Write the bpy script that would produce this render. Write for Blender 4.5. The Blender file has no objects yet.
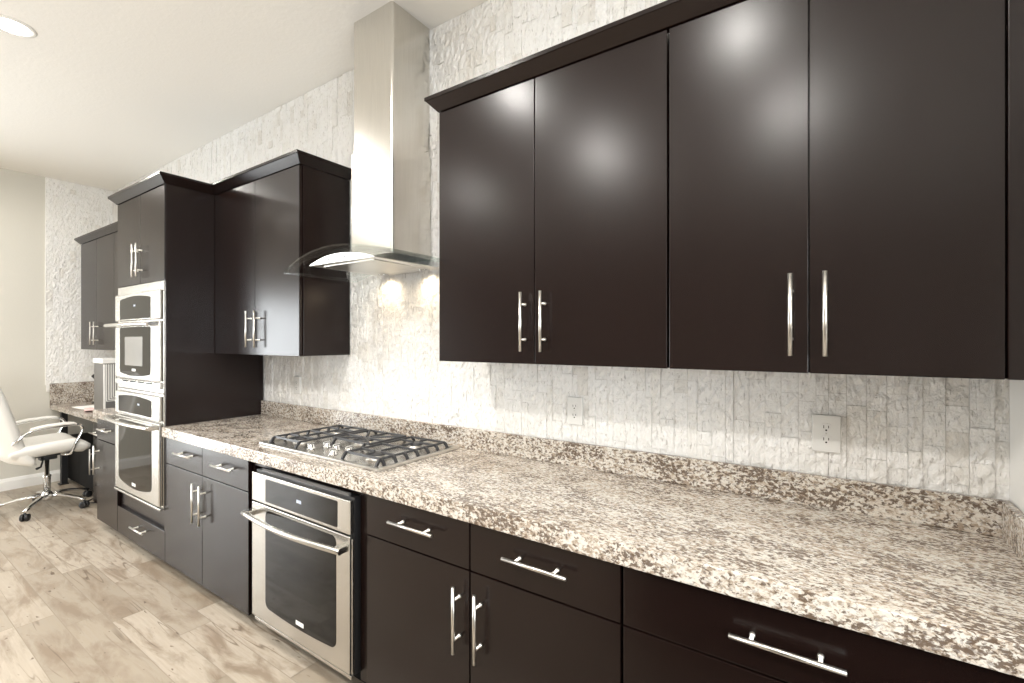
import bpy, bmesh, math, random
from mathutils import Vector, Matrix
random.seed(7)
S = bpy.context.scene
C = S.collection
PI = math.pi

# ------------------------------------------------------------------ camera
cam_d = bpy.data.cameras.new('camera')
cam_d.sensor_width = 36.0
cam_d.lens = 36.0 * 469.95 / 1024
cam_d.shift_y = -0.9 / 1024
cam_d.clip_start = 0.02
cam = bpy.data.objects.new('camera', cam_d)
C.objects.link(cam)
cam.location = (0, -1.838, 1.454)
cam.rotation_euler = (PI / 2, 0, 0.597)
S.camera = cam

# ------------------------------------------------------------------ world, daylight, exposure
S.view_settings.view_transform = 'Standard'
S.view_settings.look = 'None'
S.view_settings.exposure = -0.33
S.view_settings.gamma = 1.0
S.view_settings.use_curve_mapping = False
S.cycles.use_denoising = True
S.cycles.max_bounces = 10
S.cycles.diffuse_bounces = 6
S.cycles.glossy_bounces = 5
S.cycles.transparent_max_bounces = 16
S.cycles.sample_clamp_indirect = 6.0
S.cycles.caustics_reflective = False
S.cycles.caustics_refractive = False
W = bpy.data.worlds.new('world')
S.world = W
W.use_nodes = True
W.node_tree.nodes['Background'].inputs[0].default_value = (0.80, 0.90, 1.0, 1)
W.node_tree.nodes['Background'].inputs[1].default_value = 1.6

XW, XR, YF, ZC = -6.63, 0.405, -6.4, 3.12      # end wall, right return wall, wall behind the camera, ceiling
XR2 = 3.2                                        # far right wall of the room behind the camera


def area_light(name, loc, rot, sx, sy, power, col, shape='RECTANGLE', spread=180):
    l = bpy.data.lights.new(name, 'AREA')
    l.shape = shape
    l.size = sx
    if shape == 'RECTANGLE':
        l.size_y = sy
    l.energy = power
    l.color = col
    l.spread = math.radians(spread)
    o = bpy.data.objects.new(name, l)
    C.objects.link(o)
    o.location = loc
    o.rotation_euler = rot
    return o


# daylight standing in the glazed openings (window panes sit just inside of it)
DOOR_Y0, DOOR_Y1, DOOR_Z1 = -3.95, -2.05, 2.10
area_light('daylight_patio', (XW - 0.16, (DOOR_Y0 + DOOR_Y1) / 2, 1.06), (0, -PI / 2, 0), 2.06, 1.86, 255, (0.97, 0.985, 1.0))
ADDED_WINS = [(-5.9, -4.3), (-3.9, -2.3), (-1.9, -.95)]       # unseen windows added in the right-hand wall to light the room
WZ0, WZ1 = 0.55, 2.45
for a, b in ADDED_WINS:
    area_light('added_window_light', (XR2 + 0.16, (a + b) / 2, (WZ0 + WZ1) / 2), (0, PI / 2, 0), WZ1 - WZ0 - .04, b - a - .04, 125 * (b - a), (0.97, 0.985, 1.0))

CANS = [(-3.59, -1.27), (-1.74, -1.45), (-0.40, -1.61), (-5.45, -1.35),
        (-3.30, -2.95), (-1.67, -2.71), (-0.24, -2.74), (-5.2, -3.2), (1.6, -1.8), (1.6, -3.4)]  # chair, patio and right-bay lamps are unseen, added for room light
CAN_W = [22, 24, 19, 22, 32, 52, 42, 22, 20, 22]
for (x, y), pw in zip(CANS, CAN_W):
    area_light('can_lamp', (x, y, ZC - 0.010), (0, 0, 0), 0.15, 0, pw, (1.0, 0.965, 0.92), 'DISK', 170)

# ------------------------------------------------------------------ node helpers


class NT:
    def __init__(self, name):
        self.m = bpy.data.materials.new(name)
        self.m.use_nodes = True
        self.t = self.m.node_tree
        self.b = self.t.nodes['Principled BSDF']

    def n(self, typ, **kw):
        nd = self.t.nodes.new(typ)
        for k, v in kw.items():
            setattr(nd, k, v)
        return nd

    def l(self, a, b):
        self.t.links.new(a, b)

    def setv(self, **kw):
        for k, v in kw.items():
            self.b.inputs[k.replace('_', ' ')].default_value = v

    def pos(self, scale=(1, 1, 1), rot=(0, 0, 0), obj=False):
        if obj:
            src = self.n('ShaderNodeTexCoord').outputs['Object']
        else:
            src = self.n('ShaderNodeNewGeometry').outputs['Position']
        mp = self.n('ShaderNodeMapping')
        mp.inputs['Scale'].default_value = scale
        mp.inputs['Rotation'].default_value = rot
        self.l(src, mp.inputs['Vector'])
        return mp.outputs['Vector']

    def noise(self, vec, scale=5, detail=3, rough=.5, dist=0):
        nd = self.n('ShaderNodeTexNoise')
        nd.inputs['Scale'].default_value = scale
        nd.inputs['Detail'].default_value = detail
        nd.inputs['Roughness'].default_value = rough
        nd.inputs['Distortion'].default_value = dist
        self.l(vec, nd.inputs['Vector'])
        return nd.outputs['Fac']

    def ramp(self, fac, stops):
        nd = self.n('ShaderNodeValToRGB')
        els = nd.color_ramp.elements
        while len(els) < len(stops):
            els.new(0.5)
        for e, (p, c) in zip(els, stops):
            e.position = p
            e.color = (c[0], c[1], c[2], 1) if not isinstance(c, (int, float)) else (c, c, c, 1)
        self.l(fac, nd.inputs['Fac'])
        return nd.outputs['Color']

    def mix(self, fac, a, b, mode='MIX'):
        nd = self.n('ShaderNodeMix', data_type='RGBA', blend_type=mode)
        for inp, v in ((0, fac), (6, a), (7, b)):
            if isinstance(v, (int, float)):
                nd.inputs[inp].default_value = v
            elif isinstance(v, tuple):
                nd.inputs[inp].default_value = (v[0], v[1], v[2], 1)
            else:
                self.l(v, nd.inputs[inp])
        return nd.outputs[2]

    def math(self, op, a, b):
        nd = self.n('ShaderNodeMath', operation=op)
        for i, v in enumerate((a, b)):
            if isinstance(v, (int, float)):
                nd.inputs[i].default_value = v
            else:
                self.l(v, nd.inputs[i])
        return nd.outputs[0]

    def color(self, c):
        if isinstance(c, tuple):
            self.b.inputs['Base Color'].default_value = (c[0], c[1], c[2], 1)
        else:
            self.l(c, self.b.inputs['Base Color'])

    def bump(self, h, strength=.3, dist=.01):
        nd = self.n('ShaderNodeBump')
        nd.inputs['Strength'].default_value = strength
        nd.inputs['Distance'].default_value = dist
        self.l(h, nd.inputs['Height'])
        self.l(nd.outputs['Normal'], self.b.inputs['Normal'])


def plain(name, col, rough=.5, metal=0.0, spec=.5, bump=None):
    k = NT(name)
    k.color(col)
    k.setv(Roughness=rough, Metallic=metal)
    k.b.inputs['Specular IOR Level'].default_value = spec
    if bump:
        k.bump(k.noise(k.pos(), bump[0], 3), bump[1], bump[2])
    return k.m


def mat_wood():
    k = NT('espresso_wood')
    g = k.noise(k.pos((60, 60, 2.2)), 2.2, 5, .6)
    col = k.ramp(g, [(.3, (.0080, .0037, .0030)), (.7, (.0085, .0040, .0033))])
    k.color(col)
    r = k.noise(k.pos((20, 20, 1.5)), 2, 3)
    rr = k.n('ShaderNodeMapRange')
    rr.inputs['To Min'].default_value = .245
    rr.inputs['To Max'].default_value = .265
    k.l(r, rr.inputs['Value'])
    k.l(rr.outputs[0], k.b.inputs['Roughness'])
    k.b.inputs['Specular IOR Level'].default_value = .34
    return k.m


def mat_granite():
    k = NT('granite')
    p = k.pos((.75, 1.25, 1.1), (.15, 0, .35))
    big = k.noise(p, 5, 3, .6, .4)
    base = k.ramp(big, [(.34, (.45, .38, .31)), (.5, (.56, .495, .42)), (.64, (.64, .59, .52))])
    mid = k.noise(p, 78, 4, .6, .4)
    c1 = k.mix(k.ramp(mid, [(.46, 0), (.56, .85)]), base, (.28, .215, .155))
    wt = k.noise(k.pos((.8, 1.3, 1.2), (.4, .2, .55)), 70, 3, .6, .4)
    c2 = k.mix(k.ramp(wt, [(.47, 0), (.56, .95)]), c1, (.66, .63, .575))
    fl = k.noise(p, 105, 3, .6, .4)
    dens = k.noise(p, 11, 3, .6)
    msk = k.math('ADD', fl, k.math('MULTIPLY', k.math('SUBTRACT', dens, .5), .50))
    c3 = k.mix(k.ramp(msk, [(.50, 0), (.58, .92)]), c2, (.105, .072, .050))
    gr = k.noise(p, 160, 2, .5, .3)
    c4 = k.mix(k.ramp(gr, [(.58, 0), (.67, .6)]), c3, (.27, .25, .24))
    k.color(c4)
    k.setv(Roughness=.17)
    return k.m


def mat_steel(name='stainless_steel', col=(.58, .56, .52), rough=.27, ax=(2, 2, 120)):
    k = NT(name)
    g = k.noise(k.pos(ax), 3, 3, .6)
    k.color(k.ramp(g, [(.3, tuple(c * .93 for c in col)), (.7, tuple(min(1, c * 1.05) for c in col))]))
    k.setv(Metallic=1.0, Roughness=rough)
    k.bump(g, .03, .001)
    return k.m


def mat_stone():
    k = NT('split_face_stone')
    at = k.n('ShaderNodeAttribute', attribute_name='tone')
    base = k.ramp(at.outputs['Fac'], [(0, (.80, .775, .73)), (.10, (.87, .855, .82)), (.5, (.895, .885, .86)), (1, (.915, .905, .885))])
    n1 = k.noise(k.pos((1, 1, .45)), 42, 4, .65, .6)
    c1 = k.mix(k.ramp(n1, [(.30, .45), (.44, 0)]), base, (.66, .63, .575))
    n2 = k.noise(k.pos((1, 1, .24)), 120, 2, .55)
    c2 = k.mix(k.ramp(n2, [(.31, .6), (.37, 0)]), c1, (.45, .42, .39))  # vertical flecks put the shade of the grazed relief into the colour
    k.color(c2)
    k.setv(Roughness=.6)
    k.b.inputs['Specular IOR Level'].default_value = .45
    bn = k.noise(k.pos((1, 1, .6)), 52, 5, .62, .4)
    k.bump(bn, .9, .019)
    return k.m


def mat_floor():
    k = NT('wood_look_tile')
    at = k.n('ShaderNodeAttribute', attribute_name='tone')
    off = k.n('ShaderNodeCombineXYZ')
    k.l(k.math('MULTIPLY', at.outputs['Fac'], 37.0), off.inputs[0])
    k.l(k.math('MULTIPLY', at.outputs['Fac'], 91.0), off.inputs[1])
    add = k.n('ShaderNodeVectorMath', operation='ADD')
    k.l(k.n('ShaderNodeNewGeometry').outputs['Position'], add.inputs[0])
    k.l(off.outputs[0], add.inputs[1])

    def sc(v):
        mp = k.n('ShaderNodeMapping')
        mp.inputs['Scale'].default_value = v
        k.l(add.outputs[0], mp.inputs['Vector'])
        return mp.outputs['Vector']
    base = k.ramp(at.outputs['Fac'], [(0, (.35, .30, .238)), (.35, (.445, .387, .312)), (1, (.50, .44, .362))])
    grain = k.noise(sc((1.6, 22, 1)), 3, 5, .65)
    c1 = k.mix(k.ramp(grain, [(.35, .45), (.6, 0)]), base, (.37, .30, .22))
    cloud = k.noise(sc((1.0, 3.6, 1)), 2.6, 5, .62, .5)
    c2 = k.mix(k.ramp(cloud, [(.47, 0), (.64, .85)]), c1, (.25, .19, .135))
    vein = k.noise(sc((.42, 6.0, 1)), 1.9, 2, .45, .15)
    v = k.ramp(vein, [(.488, 0), (.499, .7), (.502, .7), (.512, 0)])
    vm = k.noise(sc((1, 2.5, 1)), 2.2, 2)
    vv = k.mix(k.ramp(vm, [(.48, 0), (.58, 1)]), (0, 0, 0), v)
    c3 = k.mix(vv, c2, (.135, .092, .06))
    kn = k.noise(sc((5, 14, 1)), 2.2, 2, .5)
    c4 = k.mix(k.ramp(kn, [(.68, 0), (.73, .9)]), c3, (.14, .095, .062))
    k.color(c4)
    k.setv(Roughness=.34)
    k.bump(grain, .05, .002)
    return k.m


def mat_paint(name, col, scale=60, st=.12):
    k = NT(name)
    k.color(col)
    k.setv(Roughness=.75)
    n = k.noise(k.pos(), scale, 3, .55, .4)
    k.bump(n, st, .006)
    return k.m


def mat_pane(name, tint, ior=1.45, rough=0.0):
    k = NT(name)
    k.t.nodes.remove(k.b)
    out = [n for n in k.t.nodes if n.type == 'OUTPUT_MATERIAL'][0]
    tr = k.n('ShaderNodeBsdfTransparent')
    tr.inputs[0].default_value = (*tint, 1)
    gl = k.n('ShaderNodeBsdfGlossy')
    gl.inputs['Roughness'].default_value = rough
    lw = k.n('ShaderNodeLayerWeight')
    lw.inputs['Blend'].default_value = .5
    f0 = ((ior - 1) / (ior + 1)) ** 2
    fac = k.math('ADD', k.math('MULTIPLY', k.math('POWER', lw.outputs['Facing'], 5.0), .50), f0)
    mx = k.n('ShaderNodeMixShader')
    k.l(fac, mx.inputs[0])
    k.l(tr.outputs[0], mx.inputs[1])
    k.l(gl.outputs[0], mx.inputs[2])
    k.l(mx.outputs[0], out.inputs['Surface'])
    return k.m


def mat_emit(name, col, st):
    k = NT(name)
    k.color((.8, .8, .8))
    k.b.inputs['Emission Color'].default_value = (*col, 1)
    k.b.inputs['Emission Strength'].default_value = st
    return k.m


M = dict(
    wood=mat_wood(), granite=mat_granite(), steel=mat_steel(), stone=mat_stone(), floor=mat_floor(),
    steel_h=mat_steel('brushed_steel_chimney', (.70, .68, .635), .22, (120, 120, 2)),
    nickel=plain('brushed_nickel', (.72, .70, .66), .28, 1.0),
    chrome=plain('chrome', (.80, .80, .80), .10, 1.0),
    paint=mat_paint('beige_paint', (.62, .598, .535)),
    dimwall=mat_paint('darkened_wall_paint', (.24, .215, .19)),  # unseen wall's colour darkened to dim its reflection in the cabinet doors
    ceil=mat_paint('ceiling_paint', (.90, .88, .835), 45, .22),
    white=plain('white_paint', (.86, .85, .82), .45),
    grout=plain('grout', (.36, .31, .25), .9),
    mortar=plain('mortar', (.50, .47, .42), .95),
    black=plain('black_plastic', (.012, .012, .013), .4),
    dark=plain('matte_black', (.005, .0045, .0045), .7, 0.0, .15),  # matte black for toe kicks, slots and the filing cabinet
    iron=plain('cast_iron', (.030, .030, .032), .42, 0.0, .5, (220, .15, .002)),
    bglass=plain('black_glass', (.008, .008, .008), .06, 0.0, .3),
    wglass=plain('oven_window_glass', (.006, .0055, .005), .05, 0.0, .25),
    hoodglass=mat_pane('hood_glass', (.955, .975, .97), 1.45),
    edgeglass=mat_pane('hood_glass_edge', (.90, .95, .93), 1.9),
    steel_p=plain('satin_steel', (.84, .825, .79), .34, 1.0),
    winpane=mat_pane('window_pane', (.97, .98, .98), 1.3),
    outlet=plain('outlet_plastic', (.72, .715, .69), .35),
    leather=plain('white_leather', (.82, .80, .75), .42, 0.0, .5, (90, .12, .004)),
    emblem=plain('white_emblem', (.85, .85, .84), .3),
    grey=plain('grey_enamel', (.16, .155, .15), .35),
    lgrey=plain('light_grey_plastic', (.55, .58, .56), .4),
    panelgrey=plain('oven_inner_glass', (.26, .255, .24), .2),
    pink=plain('pink_paper', (.78, .55, .52), .7),
    paper=plain('white_paper', (.85, .83, .80), .7),
    brass=plain('burner_metal', (.55, .53, .50), .35, 1.0),
    lens=mat_emit('lamp_lens', (1.0, .93, .82), 9.0),
    hlens=mat_emit('hood_lamp_lens', (1.0, .85, .62), 14.0),
    clock=mat_emit('clock_digits', (.55, .70, 1.0), .5),
)

# ------------------------------------------------------------------ mesh builder


class MB:
    def __init__(self):
        self.v, self.f, self.mi, self.sm = [], [], [], []
        self.tone = []

    def add(self, vs, fs, mi=0, smooth=False, tone=0.5):
        o = len(self.v)
        self.v += [tuple(p) for p in vs]
        for f in fs:
            self.f.append([i + o for i in f])
            self.mi.append(mi)
            self.sm.append(smooth)
            self.tone.append(tone)
        return self

    def box(self, x0, x1, y0, y1, z0, z1, b=0.0, mi=0, rot=None, at=None):
        if x0 > x1: x0, x1 = x1, x0
        if y0 > y1: y0, y1 = y1, y0
        if z0 > z1: z0, z1 = z1, z0
        bm = bmesh.new()
        bmesh.ops.create_cube(bm, size=1)
        for v in bm.verts:
            v.co = Vector((x0 if v.co.x < 0 else x1, y0 if v.co.y < 0 else y1, z0 if v.co.z < 0 else z1))
        if b > 0:
            b = min(b, .45 * min(x1 - x0, y1 - y0, z1 - z0))
            bmesh.ops.bevel(bm, geom=list(bm.edges), offset=b, segments=2, profile=.5, affect='EDGES')
        if rot is not None:
            c = Vector(at) if at else Vector(((x0 + x1) / 2, (y0 + y1) / 2, (z0 + z1) / 2))
            bmesh.ops.rotate(bm, verts=bm.verts, cent=c, matrix=rot)
        self.frombm(bm, mi)
        return self

    def frombm(self, bm, mi=0, smooth=False):
        bm.verts.index_update()
        self.add([v.co[:] for v in bm.verts], [[v.index for v in f.verts] for f in bm.faces], mi, smooth)
        bm.free()
        return self

    def tube(self, pts, r, n=12, mi=0, cap=True, flat=1.0, up=(0, 0, 1)):
        pts = [Vector(p) for p in pts]
        m = len(pts)
        rs = r if isinstance(r, (list, tuple)) else [r] * m
        vs, fs = [], []
        prev = None
        for i, p in enumerate(pts):
            t = (pts[min(i + 1, m - 1)] - pts[max(i - 1, 0)]).normalized()
            if prev is None:
                u = Vector(up)
                if abs(u.dot(t)) > .95:
                    u = Vector((1, 0, 0))
                a = (u - t * u.dot(t)).normalized()
            else:
                a = (prev - t * prev.dot(t)).normalized()
            prev = a
            bb = t.cross(a)
            for k in range(n):
                th = 2 * PI * k / n
                vs.append(p + a * (math.cos(th) * rs[i] * flat) + bb * (math.sin(th) * rs[i]))
        for i in range(m - 1):
            for k in range(n):
                k2 = (k + 1) % n
                fs.append([i * n + k, i * n + k2, (i + 1) * n + k2, (i + 1) * n + k])
        self.add(vs, fs, mi, True)
        if cap:
            self.add(vs[:n], [list(range(n))[::-1]], mi, False)
            self.add(vs[-n:], [list(range(n))], mi, False)
        return self

    def lathe(self, prof, c=(0, 0, 0), n=24, mi=0, axis=(0, 0, 1)):
        ax = Vector(axis).normalized()
        q = Vector((0, 0, 1)).rotation_difference(ax)
        vs, fs = [], []
        for (r, z) in prof:
            for k in range(n):
                th = 2 * PI * k / n
                vs.append(Vector(c) + q @ Vector((r * math.cos(th), r * math.sin(th), z)))
        for i in range(len(prof) - 1):
            for k in range(n):
                k2 = (k + 1) % n
                fs.append([i * n + k, i * n + k2, (i + 1) * n + k2, (i + 1) * n + k])
        self.add(vs, fs, mi, True)
        for i, rev in ((0, True), (len(prof) - 1, False)):
            if prof[i][0] > 1e-4:
                ids = list(range(i * n, i * n + n))
                self.add([vs[j] for j in ids], [list(range(n))[::-1] if rev else list(range(n))], mi, False)
        return self

    def prism(self, poly, a, b, axis='y', mi=0, smooth=False):
        """poly: 2-D outline; extruded from a to b along axis ('y': poly is (x,z); 'x': (y,z); 'z': (x,y))"""
        def p3(p, t):
            return {'y': (p[0], t, p[1]), 'x': (t, p[0], p[1]), 'z': (p[0], p[1], t)}[axis]
        n = len(poly)
        vs = [p3(p, a) for p in poly] + [p3(p, b) for p in poly]
        self.add(vs, [list(range(n)), list(range(n, 2 * n))[::-1]], mi, False)
        self.add(vs, [[i, (i + 1) % n, n + (i + 1) % n, n + i] for i in range(n)], mi, smooth)
        return self

    def build(self, name, mats, parent=None, tone=False):
        me = bpy.data.meshes.new(name)
        base = Vector((0, 0, 0))
        q = parent
        while q is not None:
            base += q.location
            q = q.parent
        me.from_pydata([(x - base.x, y - base.y, z - base.z) for x, y, z in self.v], [], self.f)
        if not isinstance(mats, (list, tuple)):
            mats = [mats]
        for m in mats:
            me.materials.append(m)
        me.polygons.foreach_set('material_index', self.mi)
        me.polygons.foreach_set('use_smooth', self.sm)
        if tone:
            at = me.attributes.new('tone', 'FLOAT', 'FACE')
            at.data.foreach_set('value', self.tone)
        bm = bmesh.new()
        bm.from_mesh(me)
        bmesh.ops.remove_doubles(bm, verts=bm.verts, dist=1e-6)
        if not tone:
            bmesh.ops.recalc_face_normals(bm, faces=bm.faces)
        bm.to_mesh(me)
        bm.free()
        o = bpy.data.objects.new(name, me)
        C.objects.link(o)
        if parent is not None:
            o.parent = parent
        return o


def box(x0, x1, y0, y1, z0, z1, b=0.0):
    return MB().box(x0, x1, y0, y1, z0, z1, b)


def thing(name, label, cat, loc=(0, 0, 0), group=None):
    o = bpy.data.objects.new(name, None)
    o.empty_display_size = .05
    C.objects.link(o)
    o.location = loc
    return tag(o, label, cat, group)


def tag(o, label, cat, group=None):
    o['label'] = label
    o['category'] = cat
    if group:
        o['group'] = group
    return o


def struct(o):
    o['kind'] = 'structure'
    return o


# ------------------------------------------------------------------ room shell
def stone_cladding(name, along, a0, a1, z0, z1, plane, sgn, holes=(), parent=None):
    """split-face ledger pieces laid upright; along='x' faces -y at y=plane, along='y' faces +x at x=plane"""
    mb = MB()
    rnd = random.Random(11)

    def P(a, z, d):
        return (a, plane - d, z) if along == 'x' else (plane + d, a, z)
    # backing
    bk = [P(a0, z0, -.004), P(a1, z0, -.004), P(a1, z1, -.004), P(a0, z1, -.004)]
    mb.add(bk, [[0, 1, 2, 3]], 1)
    a = a0
    while a < a1 - .004:
        w = min(rnd.choice((.026, .034, .048, .05, .05, .052)), a1 - a)
        z = z0 - rnd.random() * .1
        while z < z1:
            h = rnd.choice((.05, .075, .10, .10, .12, .15, .20))
            zl, zh = max(z, z0), min(z + h, z1)
            if zh - zl > .004:
                d0 = rnd.choice((0.0, .0015, .003, .005))
                g = .0005
                nx, nz = 3, max(2, int((zh - zl) / .02))
                vs = []
                for j in range(nz + 1):
                    for i in range(nx + 1):
                        e = i in (0, nx) or j in (0, nz)
                        d = d0 + rnd.uniform(-.0018, .0030) * (0.5 if e else 1.6)
                        vs.append(P(a + g + (w - 2 * g) * i / nx, zl + g + (zh - zl - 2 * g) * j / nz, d))
                fs = []
                W1 = nx + 1
                for j in range(nz):
                    for i in range(nx):
                        fs.append([j * W1 + i, j * W1 + i + 1, (j + 1) * W1 + i + 1, (j + 1) * W1 + i])
                t = rnd.random()
                mb.add(vs, fs, 0, False, t)
                ring = [i for i in range(W1)] + [j * W1 + nx for j in range(1, nz + 1)] + \
                       [nz * W1 + i for i in range(nx - 1, -1, -1)] + [j * W1 for j in range(nz - 1, 0, -1)]
                rv = [vs[i] for i in ring]
                if along == 'x':
                    bv = [(p[0], plane + .004, p[2]) for p in rv]
                else:
                    bv = [(plane - .004, p[1], p[2]) for p in rv]
                m = len(rv)
                mb.add(rv + bv, [[i, m + i, m + (i + 1) % m, (i + 1) % m] for i in range(m)], 0, False, t)
            z += h
        a += w
    o = mb.build(name, [M['stone'], M['mortar']], parent, tone=True)
    return o


# floor of planks 0.146 x 0.90
mb = MB()
mb.add([(XW, YF, -.003), (XR2, YF, -.003), (XR2, 0, -.003), (XW, 0, -.003)], [[0, 1, 2, 3]], 1, False, .5)
KNOWN = {-4: .0, -1: -2.825, 0: -3.555, 1: -3.07, 2: -3.22, 3: -3.41}
PW, PL = .1463, .897
rf = random.Random(5)
for r in range(-5, 34):
    y1, y0 = -.70 - PW * r, -.70 - PW * (r + 1)
    y1 = min(y1, -.001)
    if y0 > -.001 or y1 < YF:
        continue
    off = KNOWN.get(r, rf.uniform(-4, -3.1))
    x = off - PL * 12
    while x < XR2:
        a, b = max(x, XW), min(x + PL, XR2)
        if b - a > .01:
            t = rf.random()
            g = .0017
            mb.add([(a + g, max(y0, YF) + g, 0), (b - g, max(y0, YF) + g, 0), (b - g, y1 - g, 0), (a + g, y1 - g, 0)], [[0, 1, 2, 3]], 0, False, t)
        x += PL
struct(mb.build('floor', [M['floor'], M['grout']], None, tone=True))

struct(box(XW - .2, XR2 + .2, YF - .2, .2, ZC, ZC + .15).build('ceiling', M['ceil']))

# back wall with its stone face
o = struct(box(XW - .15, XR2, .005, .15, 0, ZC).build('wall_back', M['paint']))
stone_cladding('stone_cladding', 'x', XW, XR, .93, ZC - .001, 0.0, 1, parent=o)

# end wall with a glazed patio door opening (outside the frame) and stone near the corner
mb = MB()
mb.box(XW - .15, XW, DOOR_Y1, 0.005, 0, ZC)
mb.box(XW - .15, XW, YF, DOOR_Y0, 0, ZC)
mb.box(XW - .15, XW, DOOR_Y0, DOOR_Y1, DOOR_Z1, ZC)
o = struct(mb.build('wall_left', M['paint']))
stone_cladding('stone_cladding', 'y', -.545, -.0, .93, ZC - .001, XW + .006, 1, parent=o)
box(XW, XW + .012, -.552, -.545, 1.0, ZC - .001, .001).build('stone_edge_strip', M['white'], o)

d1 = thing('door_1', 'white framed sliding glass patio door in the beige end wall', 'door', (XW - .07, (DOOR_Y0 + DOOR_Y1) / 2, 0))
del d1['category']
struct(d1)
mb = MB()
for a, b in ((DOOR_Y0, DOOR_Y0 + .07), (DOOR_Y1 - .07, DOOR_Y1), (-3.04, -2.96)):
    mb.box(XW - .10, XW - .04, a, b, 0, DOOR_Z1, .004)
mb.box(XW - .10, XW - .04, DOOR_Y0, DOOR_Y1, DOOR_Z1 - .07, DOOR_Z1, .004)
mb.box(XW - .10, XW - .04, DOOR_Y0, DOOR_Y1, 0, .07, .004)
mb.build('frame', M['white'], d1)
for a, b in ((DOOR_Y0 + .07, -3.04), (-2.96, DOOR_Y1 - .07)):
    box(XW - .074, XW - .068, a, b, .07, DOOR_Z1 - .07).build('pane', M['winpane'], d1)

# wall behind the camera, and the far right wall with three windows added for light
struct(box(XW - .15, XR2 + .15, YF - .15, YF, 0, ZC).build('wall_front', M['dimwall']))
mb = MB()
ys = [YF] + [v for w in ADDED_WINS for v in w] + [.15]
for i in range(0, len(ys), 2):
    mb.box(XR2, XR2 + .15, ys[i], ys[i + 1], 0, ZC)
for a, b in ADDED_WINS:
    mb.box(XR2, XR2 + .15, a, b, 0, WZ0)
    mb.box(XR2, XR2 + .15, a, b, WZ1, ZC)
struct(mb.build('wall_right', M['paint']))
for i, (a, b) in enumerate(ADDED_WINS):
    w = thing('window_%d' % (i + 1), 'unseen white framed window added across the room to let in light', 'window', (XR2 + .07, (a + b) / 2, WZ0))
    del w['category']
    struct(w)
    mb = MB()
    for p, q in ((a, a + .06), (b - .06, b), ((a + b) / 2 - .025, (a + b) / 2 + .025)):
        mb.box(XR2 + .04, XR2 + .10, p, q, WZ0, WZ1, .004)
    for p, q in ((WZ0, WZ0 + .06), (WZ1 - .06, WZ1)):
        mb.box(XR2 + .04, XR2 + .10, a, b, p, q, .004)
    mb.build('frame', M['white'], w)
    box(XR2 + .067, XR2 + .073, a + .06, b - .06, WZ0 + .06, WZ1 - .06).build('pane', M['winpane'], w)

struct(box(XR, XR + .14, -.70, .005, 0, ZC).build('wall_return', M['white']))
# baseboards
mb = MB()
for y0, y1 in ((DOOR_Y1, -.005), (YF, DOOR_Y0)):
    mb.prism([(XW, 0), (XW + .016, 0), (XW + .016, .085), (XW + .012, .095), (XW + .010, .105), (XW + .005, .115), (XW, .115)], y0, y1, 'y')
struct(mb.build('baseboard_left', M['white']))
mb = MB()
mb.prism([(YF, 0), (YF + .016, 0), (YF + .016, .085), (YF + .010, .105), (YF, .115)], XW + .016, XR2, 'x')
struct(mb.build('baseboard_front', M['white']))

# recessed lights
CAN_LABEL = ['round recessed ceiling light glowing at the top left of the room',
             'recessed ceiling light in front of the range hood', 'recessed ceiling light in front of the right wall cabinets',
             'unseen recessed light added by the office chair to brighten the room', 'recessed ceiling light out in the room beyond the wall ovens',
             'recessed ceiling light out in the room beyond the cooktop', 'recessed ceiling light over the kitchen island',
             'unseen recessed light added near the patio door to brighten the room', 'unseen recessed light added in the right bay near the kitchen to brighten the room',
             'unseen recessed light added in the right bay far from the kitchen to brighten the room']
for (x, y), lb in zip(CANS, CAN_LABEL):
    t = thing('recessed_light', lb, 'ceiling light', (x, y, ZC), 'recessed lights in the ceiling')
    MB().lathe([(.072, -.0005), (.074, -.006), (.088, -.007), (.096, -.003), (.097, -.0005)], (x, y, ZC), 32).build('trim_ring', M['white'], t)
    MB().lathe([(.001, -.004), (.071, -.004)], (x, y, ZC), 32).build('lens', M['lens'], t)

# ------------------------------------------------------------------ cabinets


def bar_handle(parent, p, axis, L=.222, proj=.035, r=.0058):
    """bar pull on a face looking to -y; p = centre on the face"""
    x, y, z = p
    mb = MB()
    d = Vector((1, 0, 0)) if axis == 'x' else Vector((0, 0, 1))
    c = Vector((x, y - proj, z))
    mb.tube([c - d * L / 2, c + d * L / 2], r, 12)
    for s in (-1, 1):
        q = Vector((x, y + .0005, z)) + d * s * (L / 2 - .045)
        mb.tube([q, q + Vector((0, -.006, 0)), q + Vector((0, -.007, 0)), q + Vector((0, -proj, 0))], [.0065, .0065, .0045, .0045], 10)
    return mb.build('handle', M['nickel'], parent)


def front_panel(parent, kind, x0, x1, z0, z1, yf, th=.019):
    return box(x0, x1, yf, yf + th, z0, z1, .0018).build(kind, M['wood'], parent)


YB = -.627           # base fronts
YU = -.340           # wall cabinet fronts
G = .0016            # half gap
ZD0, ZSP, ZTOP, ZCT = .068, .690, .853, .916


def toe(mb, x0, x1):
    mb.box(x0 + .001, x1 - .001, -.54, -.525, 0.0, ZD0 + .03)


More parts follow.
